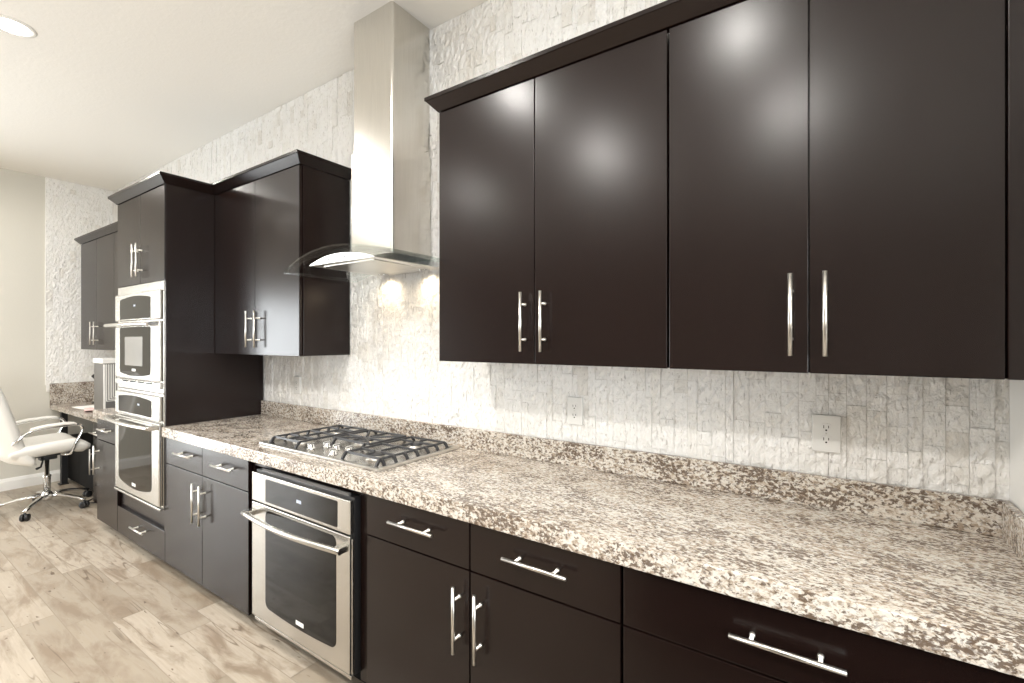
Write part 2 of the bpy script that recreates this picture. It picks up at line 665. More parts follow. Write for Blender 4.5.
# left base cabinet: two drawers over two doors
t = thing('base_cabinet', 'dark espresso base cabinet with two drawers and two doors left of the low oven', 'cabinet', (-2.937, -.3, 0))
x0, xm, x1 = -3.447, -2.938, -2.427
box(x0 + .001, x1 - .001, -.606, -.012, ZD0 + .012, .8555).build('carcass', M['wood'], t)
mb = MB(); toe(mb, x0, x1); mb.build('toe_kick', M['dark'], t)
for a, b, hx in ((x0, xm, 1), (xm, x1, -1)):
    d = front_panel(t, 'drawer', a + G, b - G, ZSP + .0025, ZTOP, YB)
    bar_handle(d, ((a + b) / 2 + (.065 if hx > 0 else .035), YB, .785), 'x')
    d = front_panel(t, 'door', a + G, b - G, ZD0, ZSP - .0025, YB)
    bar_handle(d, (xm - .043 * hx, YB, .537), 'z')

# oven housing
t = thing('oven_housing_cabinet', 'black-brown base housing around the oven below the cooktop', 'cabinet', (-1.97, -.3, 0))
mb = MB()
mb.box(-2.424, -2.405, -.606, -.012, ZD0 + .012, .8555, .001)
mb.box(-1.580, -1.519, -.606, -.012, ZD0 + .012, .8555, .001)
mb.box(-2.405, -1.580, -.606, -.59, .826, .8555, .001)
mb.box(-2.405, -1.580, -.50, -.012, ZD0 + .012, .098, .001)
mb.box(-2.405, -1.580, -.024, -.012, .098, .8555)
mb.build('carcass', M['wood'], t)
mb = MB(); toe(mb, -2.424, -1.519); mb.build('toe_kick', M['dark'], t)

# right base cabinets
t = thing('base_cabinet', 'black-brown base cabinet with two drawers and two doors right of the low oven', 'cabinet', (-.99, -.3, 0))
x0, xm, x1 = -1.516, -.991, -.466
box(x0 + .001, x1 - .001, -.606, -.012, ZD0 + .012, .8555).build('carcass', M['wood'], t)
mb = MB(); toe(mb, x0, x1); mb.build('toe_kick', M['dark'], t)
for a, b, hx in ((x0, xm, 1), (xm, x1, -1)):
    d = front_panel(t, 'drawer', a + G, b - .004, ZSP + .0025, ZTOP, YB)
    bar_handle(d, ((-1.243) if hx > 0 else -.727, YB, .784), 'x')
    d = front_panel(t, 'door', a + G, b - .004, ZD0, ZSP - .0025, YB)
    bar_handle(d, (xm - .045 * hx, YB, .527), 'z')

t = thing('base_cabinet', 'black-brown base cabinet with one wide drawer at the right end of the granite worktop', 'cabinet', (-.03, -.3, 0))
x0, x1, x2 = -.466, .292, .404
box(x0 + .001, x2 - .001, -.606, -.012, ZD0 + .012, .8555).build('carcass', M['wood'], t)
mb = MB(); toe(mb, x0, x2); mb.build('toe_kick', M['dark'], t)
d = front_panel(t, 'drawer', x0 + .004, x1 - G, ZSP + .0025, ZTOP, YB)
bar_handle(d, (-.085, YB, .775), 'x')
for a, b, s in ((x0 + .004, -.087 - G, 1), (-.087 + G, x1 - G, -1)):
    d = front_panel(t, 'door', a, b, ZD0, ZSP - .0025, YB)
    bar_handle(d, (-.087 - .045 * s, YB, .527), 'z')
front_panel(t, 'filler', x1 + G, x2, ZD0, ZTOP, YB)

# tall oven cabinet
X0, X1 = -4.285, -3.449
t = thing('tall_oven_cabinet', 'tall espresso cabinet housing two stacked stainless wall ovens', 'cabinet', ((X0 + X1) / 2, -.3, 0))
mb = MB()
mb.box(X0, X0 + .02, -.606, -.012, .068, 2.438, .001)
mb.box(X1 - .022, X1, -.622, -.012, .068, 2.438, .001)
mb.box(X0 + .02, X1 - .022, -.606, -.012, 1.828, 2.438)
mb.box(X0 + .02, X1 - .022, -.606, -.012, .08, .395)
mb.box(X0 + .02, X1 - .022, -.05, -.012, .395, 1.828)
mb.build('carcass', M['wood'], t)
box(X0 + .001, X1 - .001, -.54, -.525, 0, .10).build('toe_kick', M['dark'], t)
xm = -3.852
for a, b, s in ((X0, xm, 1), (xm, X1 - .006, -1)):
    d = front_panel(t, 'door', a + G, b - G, 1.837, 2.434, YB)
    bar_handle(d, (xm - .036 * s, YB, 1.991), 'z')
d = front_panel(t, 'drawer', X0 + G, X1 - G, ZD0, .258, YB)
bar_handle(d, (-3.822, YB, .190), 'x')

# slim base cabinet beyond the tall unit
x0, x1 = -4.735, -4.288
t = thing('base_cabinet', 'slim espresso base cabinet between the wall ovens and the desk', 'cabinet', (-4.51, -.3, 0))
box(x0 + .001, x1 - .001, -.606, -.012, ZD0 + .012, .8555).build('carcass', M['wood'], t)
mb = MB(); toe(mb, x0, x1); mb.build('toe_kick', M['dark'], t)
d = front_panel(t, 'drawer', x0 + G, x1 - G, ZSP + .0025, ZTOP, YB)
bar_handle(d, (-4.49, YB, .783), 'x')
d = front_panel(t, 'door', x0 + G, x1 - G, ZD0, ZSP - .0025, YB)
bar_handle(d, (x0 + .055, YB, .537), 'z')

# desk pedestal (set back, under the desk)
x0, x1 = -5.335, -4.738
t = thing('desk_pedestal', 'espresso desk pedestal with drawer and door set back under the desk', 'cabinet', (-5.05, -.3, 0))
box(x0 + .001, x1 - .001, -.480, -.012, .07, .755).build('carcass', M['wood'], t)
box(x0 + .002, x1 - .002, -.43, -.418, 0, .08).build('toe_kick', M['dark'], t)
d = front_panel(t, 'drawer', x0 + G, x1 - G, .622, .750, -.50)
bar_handle(d, (-5.20, -.50, .660), 'x')
d = front_panel(t, 'door', x0 + G, x1 - G, .05, .618, -.50)
bar_handle(d, (x0 + .05, -.50, .408), 'z')

t = thing('support_post', 'thin black square post holding up the desk near the beige end wall', 'post', (-6.44, -.45, 0))
box(-6.465, -6.415, -.475, -.425, .010, .7565, .003).build('post', M['black'], t)
box(-6.48, -6.40, -.49, -.42, 0, .0098, .002).build('foot_plate', M['black'], t)

# wall cabinets ------------------------------------------------------
ZU0, ZU1 = 1.366, 2.434


def wall_cabinet(label, doors, hx, left_end=None, right_end=None, filler=None, xa=None, xb=None):
    a0 = doors[0][0] if xa is None else xa
    b0 = doors[-1][1] if xb is None else xb
    t = thing('wall_cabinet', label, 'cabinet', ((a0 + b0) / 2, -.16, ZU0))
    box(a0 + .001, b0 - .001, YU + .022, -.012, ZU0 + .001, ZU1, .001).build('carcass', M['wood'], t)
    for (a, b), h in zip(doors, hx):
        d = front_panel(t, 'door', a + G, b - G, ZU0, ZU1, YU)
        if h is not None:
            bar_handle(d, (h, YU, 1.524), 'z')
    if filler:
        front_panel(t, 'filler', filler[0], filler[1], ZU0, ZU1, YU)
    return t


wall_cabinet('espresso two-door wall cabinet right beside the range hood', [(-1.399, -.917), (-.917, -.427)], (-.958, -.872))
wall_cabinet('large espresso two-door wall cabinet at the far right above the worktop', [(-.423, -.050), (-.050, .325)], (-.092, -.014),
             filler=(.328, XR - .002), xb=XR - .002)
wall_cabinet('espresso two-door wall cabinet between the tall oven cabinet and the hood', [(-3.445, -2.925), (-2.925, -2.450)], (-2.966, -2.868), xb=-2.444)
wall_cabinet('espresso wall cabinet above the desk at the far end', [(-6.352, -5.87), (-5.87, -5.39), (-5.39, -4.84), (-4.84, -4.289)],
             (-5.924, -5.82, -4.89, -4.79))


def crown(path, label, wall_a=True):
    prof = [(.0, 2.4385), (.004, 2.4385), (.040, 2.478), (.044, 2.480), (.044, 2.494), (-.03, 2.494), (-.03, 2.4385)]
    pts = [Vector((p[0], p[1])) for p in path]
    n = len(pts)
    nor = []
    for i in range(n - 1):
        d = (pts[i + 1] - pts[i]).normalized()
        nor.append(Vector((d.y, -d.x)))        # right-hand side of the walking direction = outward
    mit = []
    for i in range(n):
        if i == 0:
            mit.append(nor[0])
        elif i == n - 1:
            mit.append(nor[-1])
        else:
            m = nor[i - 1] + nor[i]
            mit.append(m / (m.dot(nor[i])))
    vs, fs = [], []
    k = len(prof)
    for i in range(n):
        for (o, z) in prof:
            q = pts[i] + mit[i] * o
            vs.append((q.x, q.y, z))
    for i in range(n - 1):
        for j in range(k):
            j2 = (j + 1) % k
            fs.append([i * k + j, i * k + j2, (i + 1) * k + j2, (i + 1) * k + j])
    fs.append(list(range(k)))
    fs.append([(n - 1) * k + j for j in range(k)][::-1])
    o = MB().add(vs, fs).build('crown_molding', M['wood'])
    tag(o, label, 'molding', 'dark crown moldings on the cabinets')
    return o


crown([(-1.399, -.010), (-1.399, YU), (XR - .004, YU)], 'long dark crown molding on top of the two right-hand wall cabinets')
crown([(-4.285, -.010), (-4.285, YB), (-3.449, YB), (-3.449, YU), (-2.444, YU), (-2.444, -.010)],
      'dark crown molding stepping from the tall oven cabinet to the cabinet left of the hood')
crown([(-6.352, -.010), (-6.352, YU), (-4.332, YU)], 'dark crown molding on the wall cabinet above the desk')

# ------------------------------------------------------------------ granite
t = thing('granite_worktop', 'long speckled cream granite worktop with thick front edge under the cooktop', 'worktop', (-1.5, -.3, .856))
mb = MB()
mb.box(-3.447, XR - .002, -.645, -.012, .8565, ZCT, .003)
mb.build('slab', M['granite'], t)
mb = MB()
mb.box(-3.447, XR - .002, -.030, -.010, ZCT + .0005, 1.017, .002)
mb.build('backsplash', M['granite'], t)
box(XR - .022, XR - .002, -.645, -.030, ZCT + .0005, 1.017, .002).build('side_splash', M['granite'], t)

t = thing('granite_worktop', 'small piece of granite worktop on the slim cabinet beside the wall ovens', 'worktop', (-4.52, -.3, .856))
box(-4.760, -4.288, -.645, -.012, .8565, ZCT, .003).build('slab', M['granite'], t)
box(-4.760, -4.288, -.030, -.010, ZCT + .0005, 1.017, .002).build('backsplash', M['granite'], t)

t = thing('granite_desk_top', 'lower speckled granite desk top in the far corner by the chair', 'worktop', (-5.7, -.26, .757))
box(XW + .018, -4.738, -.522, -.012, .757, .800, .003).build('slab', M['granite'], t)
box(XW + .018, -4.764, -.030, -.010, .8005, 1.014, .002).build('backsplash', M['granite'], t)
box(XW + .014, XW + .034, -.522, -.031, .8005, 1.014, .002).build('side_splash', M['granite'], t)

# ------------------------------------------------------------------ ovens


def bow_handle(parent, x0, x1, y, z, bow=.030, proj=.045, r=.012, mat='steel'):
    mb = MB()
    pts = []
    for i in range(21):
        s = i / 20
        pts.append((x0 + (x1 - x0) * s, y - proj - bow * math.sin(PI * s), z))
    mb.tube(pts, r, 14)
    o = mb.build('handle', M[mat], parent)
    for xx in (x0 + .022, x1 - .022):
        box(xx - .020, xx + .020, y - proj - .004, y + .001, z - .013, z + .013, .004).build('handle_mount', M[mat], parent)
    return o


def rrect(x0, x1, z0, z1, r, n=6, top_bow=0.0, bot_bow=0.0):
    pts = []
    for cx, cz, a0 in ((x1 - r, z1 - r, 0), (x0 + r, z1 - r, 90), (x0 + r, z0 + r, 180), (x1 - r, z0 + r, 270)):
        for i in range(n + 1):
            th = math.radians(a0 + 90 * i / n)
            pts.append([cx + r * math.cos(th), cz + r * math.sin(th)])
    # bows along top/bottom
    out = []
    m = len(pts)
    for i in range(m):
        p, q = pts[i], pts[(i + 1) % m]
        out.append(p)
        if abs(p[1] - q[1]) < 1e-6 and abs(p[0] - q[0]) > .05:
            for k in range(1, 10):
                out.append([p[0] + (q[0] - p[0]) * k / 10, p[1]])
    cx, hw = (x0 + x1) / 2, (x1 - x0) / 2
    for p in out:
        u = (p[0] - cx) / hw
        if p[1] > (z0 + z1) / 2:
            p[1] += top_bow * (1 - u * u)
        else:
            p[1] -= bot_bow * (1 - u * u)
    return [tuple(p) for p in out]


def plate(name, poly, yf, th, mat, parent):
    return MB().prism(poly, yf, yf + th, 'y').build(name, M[mat], parent)


def display(parent, x, z, y, s=.010):
    mb = MB()
    for i, dx in enumerate((-1.6, -.5, .7, 1.8)):
        px = x + dx * s
        w, h, e = s * .35, s * .8, s * .14
        for q in ((-w, w, h - e, h), (-w, w, -e / 2, e / 2), (-w, w, -h, -h + e), (w - e, w, 0, h), (w - e, w, -h, 0), (-w, -w + e, -h, h)):
            if (i, q[0]) == (1, -w) and q[3] > h * .9:
                pass
            mb.box(px + q[0], px + q[1], y - .0006, y + .0004, z + q[2], z + q[3])
    return mb.build('clock_display', M['clock'], parent)


# oven under the cooktop
ox0, ox1 = -2.348, -1.591
YO = -.650
t = thing('built_in_oven', 'stainless built-in oven with dark glass door below the gas cooktop', 'oven', (-1.97, -.3, .10))
mb = MB()
mb.box(ox0 + .02, ox1 - .02, -.60, -.08, .115, .808)
mb.build('body', M['black'], t)
mb = MB()
mb.box(ox0 + .012, ox1 + .006, -.632, -.602, .108, .822)
mb.build('trim_frame', M['black'], t)
cp = box(ox0, ox1, YO, -.634, .676, .812, .003).build('control_panel', M['steel'], t)
plate('display_glass', rrect(-2.222, -1.672, .690, .797, .006), YO - .0015, .003, 'bglass', cp)
display(cp, -1.945, .742, YO - .002, .008)
d = MB().box(ox0, ox1 - .004, YO, -.634, .116, .668, .003).build('door', M['steel'], t)
plate('window', rrect(-2.222, -1.680, .190, .650, .030, 6, 0, .012), YO - .0015, .003, 'wglass', d)
bow_handle(d, ox0 - .002, ox1 - .006, YO, .622, .028, .040, .0125)
plate('emblem', [(-1.966, .196), (-1.908, .196), (-1.908, .214), (-1.966, .214)], YO - .0028, .003, 'emblem', d)
box(ox0 + .022, ox1 + .004, -.648, -.634, .099, .113, .002).build('bottom_trim', M['steel'], t)
box(ox1 + .004, ox1 + .009, -.645, -.634, .12, .66, .001).build('side_trim', M['steel'], t)
mb = MB()
for i in range(3):
    mb.box(ox0 + .06, ox1 - .03, -.6335 + .001, -.622, .822 + .004 * i, .824 + .004 * i)
mb.build('vent_strip', M['grey'], t)

# stacked wall ovens in the tall cabinet
wx0, wx1 = -4.245, -3.470
YW = -.652
t = thing('stacked_oven', 'large lower stainless wall oven built into the tall cabinet', 'oven', (-3.86, -.3, .40))
box(wx0 + .02, wx1 - .02, -.60, -.08, .42, 1.10).build('body', M['black'], t)
box(wx0 - .012, wx1 + .014, -.632, -.607, .388, 1.118, .002).build('trim_frame', M['steel'], t)
cp = box(wx0, wx1, YW, -.633, .945, 1.100, .006).build('control_panel', M['steel'], t)
plate('display_glass', rrect(wx0 + .075, wx1 - .115, .962, 1.068, .006, 6, .015), YW - .0015, .003, 'bglass', cp)
display(cp, -3.80, 1.03, YW - .002, .007)
d = box(wx0, wx1, YW, -.633, .412, .930, .006).build('door', M['steel'], t)
plate('window', rrect(wx0 + .075, wx1 - .115, .490, .905, .03, 6, 0, .035), YW - .0015, .003, 'wglass', d)
bow_handle(d, wx0 - .03, wx1 + .0, YW, .908, .030, .045, .013)
plate('emblem', [(-3.915, .474), (-3.85, .474), (-3.85, .494), (-3.915, .494)], YW - .0028, .003, 'emblem', d)
box(wx0 - .012, wx1 + .02, -.655, -.633, .392, .405, .002).build('bottom_trim', M['steel'], t)

t = thing('stacked_oven', 'smaller upper stainless wall oven with a grey inner window in the tall cabinet', 'oven', (-3.86, -.3, 1.12))
box(wx0 + .02, wx1 - .02, -.60, -.08, 1.16, 1.79).build('body', M['black'], t)
box(wx0 - .012, wx1 + .014, -.632, -.607, 1.121, 1.832, .002).build('trim_frame', M['steel'], t)
cp = box(wx0, wx1, YW, -.633, 1.590, 1.775, .006).build('control_panel', M['steel'], t)
plate('display_glass', rrect(wx0 + .10, wx1 - .130, 1.600, 1.735, .006, 6, .02), YW - .0015, .003, 'bglass', cp)
display(cp, -3.87, 1.69, YW - .002, .007)
d = box(wx0, wx1, YW, -.633, 1.195, 1.578, .006).build('door', M['steel'], t)
w = plate('window', rrect(wx0 + .10, wx1 - .130, 1.235, 1.545, .02, 6, 0, .02), YW - .0015, .003, 'wglass', d)
plate('inner_window', rrect(wx0 + .20, wx1 - .26, 1.285, 1.48, .006), YW - .0028, .003, 'panelgrey', d)  # plain grey panel inside the door window
bow_handle(d, wx0 - .03, wx1 + .0, YW, 1.560, .030, .045, .012)
plate('emblem', [(-3.915, 1.248), (-3.85, 1.248), (-3.85, 1.264), (-3.915, 1.264)], YW - .0028, .003, 'emblem', d)
lo = box(wx0, wx1 + .012, -.652, -.633, 1.150, 1.188, .003).build('lower_trim', M['steel'], t)
mb = MB()
for i in range(4):
    a = wx0 + .15 + i * .14
    mb.box(a, a + .10, -.6535, -.6515, 1.174, 1.182)
mb.build('vent_slots', M['dark'], lo)

# ------------------------------------------------------------------ cooktop
kx0, kx1, ky0, ky1 = -2.462, -1.532, -.556, -.052
t = thing('gas_cooktop', 'stainless five-burner gas cooktop with black iron grates set in the granite', 'cooktop', (-2.0, -.3, ZCT))
mb = MB()
mb.box(kx0 + .012, kx1 - .012, ky0 + .012, ky1 - .012, ZCT, ZCT + .006, .002)
mb.build('tray', M['steel'], t)
mb = MB()
hh = ZCT + .0005
mb.box(kx0, kx1, ky0, ky0 + .016, hh, ZCT + .011, .002)
mb.box(kx0, kx1, ky1 - .016, ky1, hh, ZCT + .011, .002)
mb.box(kx0, kx0 + .016, ky0 + .016, ky1 - .016, hh, ZCT + .011, .002)
mb.box(kx1 - .016, kx1, ky0 + .016, ky1 - .016, hh, ZCT + .013, .002)
mb.build('rim', M['nickel'], t)
zt = ZCT + .006
kcx = -1.995
burners = [(-2.29, -.42, .040), (-2.29, -.18, .048), (kcx, -.25, .060), (-1.70, -.42, .048), (-1.70, -.18, .040)]
for (x, y, r) in burners:
    b = MB().lathe([(r * 1.25, 0), (r * 1.2, .006), (r, .008), (r * .98, .018), (r * .2, .019)], (x, y, zt), 24).build('burner', M['brass'], t)
    MB().lathe([(r * .86, 0), (r * .88, .004), (r * .80, .009), (.001, .010)], (x, y, zt + .0185), 24).build('burner_cap', M['iron'], b)


def grate(x0, x1, y0, y1, centers, cut=None):
    """iron grate: rail frame lying high, with claw feet and fingers"""
    mb = MB()
    zb, z1 = zt + .001, zt + .034
    w = .0052

    def bar(a, b, zz0=z1, h=.009):
        a, b = Vector(a), Vector(b)
        d = (b - a).normalized()
        s = Vector((-d.y, d.x)) * w
        vs = []
        for q in (a, b):
            vs += [(q.x + s.x, q.y + s.y, zz0 - h), (q.x - s.x, q.y - s.y, zz0 - h), (q.x - s.x * .6, q.y - s.y * .6, zz0), (q.x + s.x * .6, q.y + s.y * .6, zz0)]
        mb.add(vs, [[0, 1, 2, 3], [7, 6, 5, 4], [0, 4, 5, 1], [1, 5, 6, 2], [2, 6, 7, 3], [3, 7, 4, 0]])

    def claw(x, y, dx, dy, ln=.030):
        # sloping end of a finger that comes down to the tray
        p0 = Vector((x, y)); p1 = p0 + Vector((dx, dy)) * ln; s = Vector((-dy, dx)) * w
        prof = [(p0, z1), (p0 + (p1 - p0) * .45, z1 - .006), (p0 + (p1 - p0) * .8, z1 - .020), (p1, zb), (p0 + (p1 - p0) * .62, zb), (p0 + (p1 - p0) * .3, z1 - .018), (p0, z1 - .012)]
        vs = [(q.x + s.x, q.y + s.y, z) for q, z in prof] + [(q.x - s.x, q.y - s.y, z) for q, z in prof]
        n = len(prof)
        mb.add(vs, [list(range(n)), list(range(n, 2 * n))[::-1]] + [[i, (i + 1) % n, n + (i + 1) % n, n + i] for i in range(n)])
    ix0, ix1, iy0, iy1 = x0 + .03, x1 - .03, y0 + .03, y1 - .03
    # outline rails
    bar((ix0, iy0), (ix1, iy0)); bar((ix0, iy1), (ix1, iy1)); bar((ix0, iy0), (ix0, iy1)); bar((ix1, iy0), (ix1, iy1))
    return mb, bar, claw, (ix0, ix1, iy0, iy1)


def fingers(bar, c, r_in, ends):
    for e in ends:
        d = (Vector(e) - Vector(c)).normalized()
        bar(tuple(Vector(c) + d * r_in), e)


# side grates: two burners each
for (gx0, gx1, out, lb) in ((kx0 + .022, -2.150, -1, 0), (-1.842, kx1 - .022, 1, 0)):
    mb, bar, claw, (a, b, c, d) = grate(gx0, gx1, ky0 + .026, ky1 - .024, None)
    ym = -.30
    bar((a, ym), (b, ym))
    for cy in (-.42, -.18):
        cx = (a + b) / 2
        for e in ((a, cy), (b, cy), (cx, c if cy < ym else d), (cx, ym)):
            dd = (Vector(e) - Vector((cx, cy)))
            if dd.length > .03:
                bar(tuple(Vector((cx, cy)) + dd.normalized() * .022), e)
    n = 7
    ex = b if out > 0 else a
    for i in range(n):
        yy = c + (d - c) * i / (n - 1)
        claw(ex, yy, out, 0)
    for xx in (a, b):
        claw(xx, c, 0, -1)
        claw(xx, d, 0, 1, .026)
    mb.build('grate', M['iron'], t)
# centre grate, behind the knobs
mb, bar, claw, (a, b, c, d) = grate(-2.170, -1.822, -.372, ky1 - .024, None)
for e in ((a, -.25), (b, -.25), (kcx, c), (kcx, d), (a, c), (b, c), (a, d), (b, d)):
    dd = Vector(e) - Vector((kcx, -.25))
    bar(tuple(Vector((kcx, -.25)) + dd.normalized() * .03), e)
claw(a + .03, c, 0, -1); claw(b - .03, c, 0, -1); claw(a + .03, d, 0, 1, .026); claw(b - .03, d, 0, 1, .026)
mb.build('grate', M['iron'], t)
for (x, y) in ((-2.120, -.480), (-2.085, -.415), (-1.995, -.425), (-1.925, -.495), (-1.905, -.420)):
    kb = MB()
    kb.lathe([(.021, 0), (.022, .002), (.021, .004), (.0165, .006), (.0155, .020), (.014, .0225), (.001, .023)], (x, y, zt), 20)
    kb.box(x - .004, x + .004, y - .0185, y + .0185, zt + .010, zt + .029, .002)
    kb.build('knob', M['chrome'], t)

# ------------------------------------------------------------------ range hood
HX = -1.897
t = thing('range_hood', 'stainless chimney range hood with curved glass canopy above the cooktop', 'range hood', (HX, -.2, 1.8))


def chim(x0, x1, yf, z0, z1, r=.012):
    pts = []
    for cx, cy, a0 in ((x0 + r, yf + r, 180), (x1 - r, yf + r, 270)):
        for i in range(6):
            th = math.radians(a0 + 90 * i / 5)
            pts.append((cx + r * math.cos(th), cy + r * math.sin(th)))
    pts += [(x1, -.008), (x0, -.008)]
    return MB().prism(pts, z0, z1, 'z')


chim(-2.078, -1.777, -.266, 2.40, ZC - .0005).build('upper_chimney', M['steel_h'], t)
chim(-2.085, -1.768, -.276, 1.884, 2.425).build('lower_chimney', M['steel_h'], t)
HWID = .484


def gz(x):
    u = abs(x - HX) / HWID
    return 1.891 - .078 * u ** 1.75


def gyf(x):
    u = (x - HX) / HWID
    return -.470 - .060 * (1 - u * u)


# glass canopy: arched sheet 8 mm thick, front edge bowed
NX, NY = 32, 6
top, bot = [], []
for i in range(NX + 1):
    x = HX - HWID + 2 * HWID * i / NX
    for j in range(NY + 1):
        yy = -.012 + (gyf(x) + .012) * j / NY
        top.append((x, yy, gz(x)))
        bot.append((x, yy, gz(x) - .008))
R1 = NY + 1
fs = []
for i in range(NX):
    for j in range(NY):
        fs.append([i * R1 + j, (i + 1) * R1 + j, (i + 1) * R1 + j + 1, i * R1 + j + 1])
n = len(top)
mb = MB()
mb.add(top + bot, fs + [[n + q for q in f[::-1]] for f in fs], 0, True)
ring = [i * R1 for i in range(NX + 1)] + [NX * R1 + j for j in range(1, R1)] + [i * R1 + NY for i in range(NX - 1, -1, -1)] + [j for j in range(NY - 1, 0, -1)]
m = len(ring)
al = top + bot
mb.add(al, [[ring[i], ring[(i + 1) % m], n + ring[(i + 1) % m], n + ring[i]] for i in range(m)], 1, False)
mb.build('glass_canopy', [M['hoodglass'], M['edgeglass']], t)

# steel body under the glass: arched top, flat bottom
BW = .245
BX = -1.915
zb = 1.826
yb0, yb1 = -.462, -.012
K = 20


def arc(h):
    return [(BX + BW - 2 * BW * i / K, zb + .004 + h * (1 - abs(1 - 2 * i / K) ** 2.0)) for i in range(K + 1)]


secs = []
for h, y in ((.034, yb0), (.034, yb0 + .012), (.008, yb0 + .032), (.008, yb1)):
    secs.append([(BX - BW, y, zb), (BX + BW, y, zb)] + [(x, y - (.014 if y < -.4 else 0) * (1 - ((x - BX) / BW) ** 2), z) for x, z in arc(h)])
nb = len(secs[0])
mb = MB()
allv = secs[0] + secs[1] + secs[2] + secs[3]
mb.add(allv, [list(range(nb)), [3 * nb + i for i in range(nb)][::-1]], 0, False)
for q in (0, 1, 2):
    mb.add(allv, [[q * nb + i, q * nb + (i + 1) % nb, (q + 1) * nb + (i + 1) % nb, (q + 1) * nb + i] for i in range(nb)], 0, False)
body = mb.build('hood_body', M['steel_p'], t)
for i, dx in enumerate((-.070, -.040, -.020, 0, .020, .055)):
    x = BX + dx
    r = .0045 if i in (0, 5) else .003
    yy = yb0 - .014 * (1 - (dx / BW) ** 2) + .001
    MB().lathe([(r, 0), (r, .0035), (.001, .0036)], (x, yy, zb + .017), 12, 0, (0, -1, 0)).build('button', M['black'], body)
box(BX - .19, BX + .19, -.42, -.12, zb - .003, zb + .001, .001).build('grease_filter', M['nickel'], body)
for dx in (-.165, .150):
    MB().lathe([(.030, 0), (.030, .004), (.024, .0045)], (BX + dx, -.060, zb - .0065), 20).build('lamp_ring', M['chrome'], body)
    MB().lathe([(.001, 0), (.0235, 0)], (BX + dx, -.060, zb - .0062), 20).build('lamp_lens', M['hlens'], body)
    l = bpy.data.lights.new('hood_lamp', 'SPOT')
    l.energy = 5.0
    l.color = (1.0, .80, .55)
    l.spot_size = math.radians(160)
    l.spot_blend = 1.0
    l.shadow_soft_size = .02
    lo = bpy.data.objects.new('hood_lamp', l)
    C.objects.link(lo)
    lo.location = (BX + dx, -.060, zb - .012)
    lo.rotation_euler = (math.radians(8), 0, 0)

# ------------------------------------------------------------------ outlets


def outlet(x, z, w, h, label):
    t = thing('wall_outlet', label, 'outlet', (x, -.006, z), 'outlets on the stone wall')
    box(x - w / 2, x + w / 2, -.0175, -.003, z - h / 2, z + h / 2, .003).build('cover_plate', M['outlet'], t)
    for s in (1, -1):
        rc = MB()
        pts = []
        for k in range(24):
            th = 2 * PI * k / 24
            pts.append((x + .0165 * max(-.86, min(.86, math.cos(th))) / .86 * .95, z + s * .0195 + .0145 * math.sin(th)))
        rc.prism(pts, -.0190, -.0170, 'y')
        r = rc.build('receptacle', M['outlet'], t)
        sl = MB()
        cz = z + s * .0195
        sl.box(x - .0075, x - .0055, -.0194, -.0186, cz - .002, cz + .007)
        sl.box(x + .0055, x + .0075, -.0194, -.0186, cz - .001, cz + .007)
        sl.lathe([(.0028, 0), (.0028, .0006)], (x, -.0188, cz - .008), 10, 0, (0, -1, 0))
        sl.build('slot', M['dark'], r)
    MB().lathe([(.0028, 0), (.0028, .0015), (.001, .0018)], (x, -.0172, z), 10, 0, (0, -1, 0)).build('screw', M['nickel'], t)


outlet(-.913, 1.152, .072, .118, 'white wall outlet in the middle of the stone wall, right of the cooktop')
outlet(-.014, 1.154, .078, .120, 'large white wall outlet under the right-hand wall cabinet')
outlet(-3.010, 1.150, .072, .118, 'white wall outlet on the stone under the cabinet left of the hood')

# ------------------------------------------------------------------ desk things
# louvred box on the desk
bx0, bx1, by0, by1 = -5.335, -5.100, -.494, -.12
t = thing('louvered_box', 'grey box with white lid and white ribbed side on the desk by the ovens', 'storage box', ((bx0 + bx1) / 2, -.3, .80))
box(bx0, bx1 - .004, by0, by1, .8005, 1.258, .004).build('body', M['grey'], t)
box(bx0 - .006, bx1 + .008, by0 - .008, by1 + .006, 1.2585, 1.300, .006).build('lid', M['white'], t)
mb = MB()
mb.box(bx1 - .0035, bx1 + .004, by0 + .002, by0 + .016, .81, 1.252, .001)
for i in range(0, 18):
    yy = by0 + .020 + i * .0150
    zb_ = .935 + .012 * i
    if yy + .01 < by1:
        mb.box(bx1 - .0035, bx1 + .003, yy, yy + .0075, zb_, 1.252, .001)
        mb.box(bx1 - .0035, bx1 + .0028, yy + .0075, by1 - .002, zb_, zb_ + .005)
mb.build('rib_panel', M['white'], t)

# small black handset on a stand
hx, hy = -6.40, -.200
t = thing('handset', 'small black handset standing on the desk against the speckled splash', 'phone', (hx, hy, .80))
MB().lathe([(.045, 0), (.045, .006), (.012, .012), (.006, .02)], (hx, hy, .8005), 20).build('base', M['black'], t)
MB().tube([(hx, hy, .818), (hx, hy, .93)], .005, 10).build('stem', M['black'], t)
MB().tube([(hx, hy, .90), (hx + .01, hy + .004, .95), (hx + .015, hy + .006, 1.0), (hx + .01, hy, 1.05), (hx - .02, hy - .02, 1.09)],
          [.012, .022, .028, .022, .026], 12).build('grip', M['black'], t)


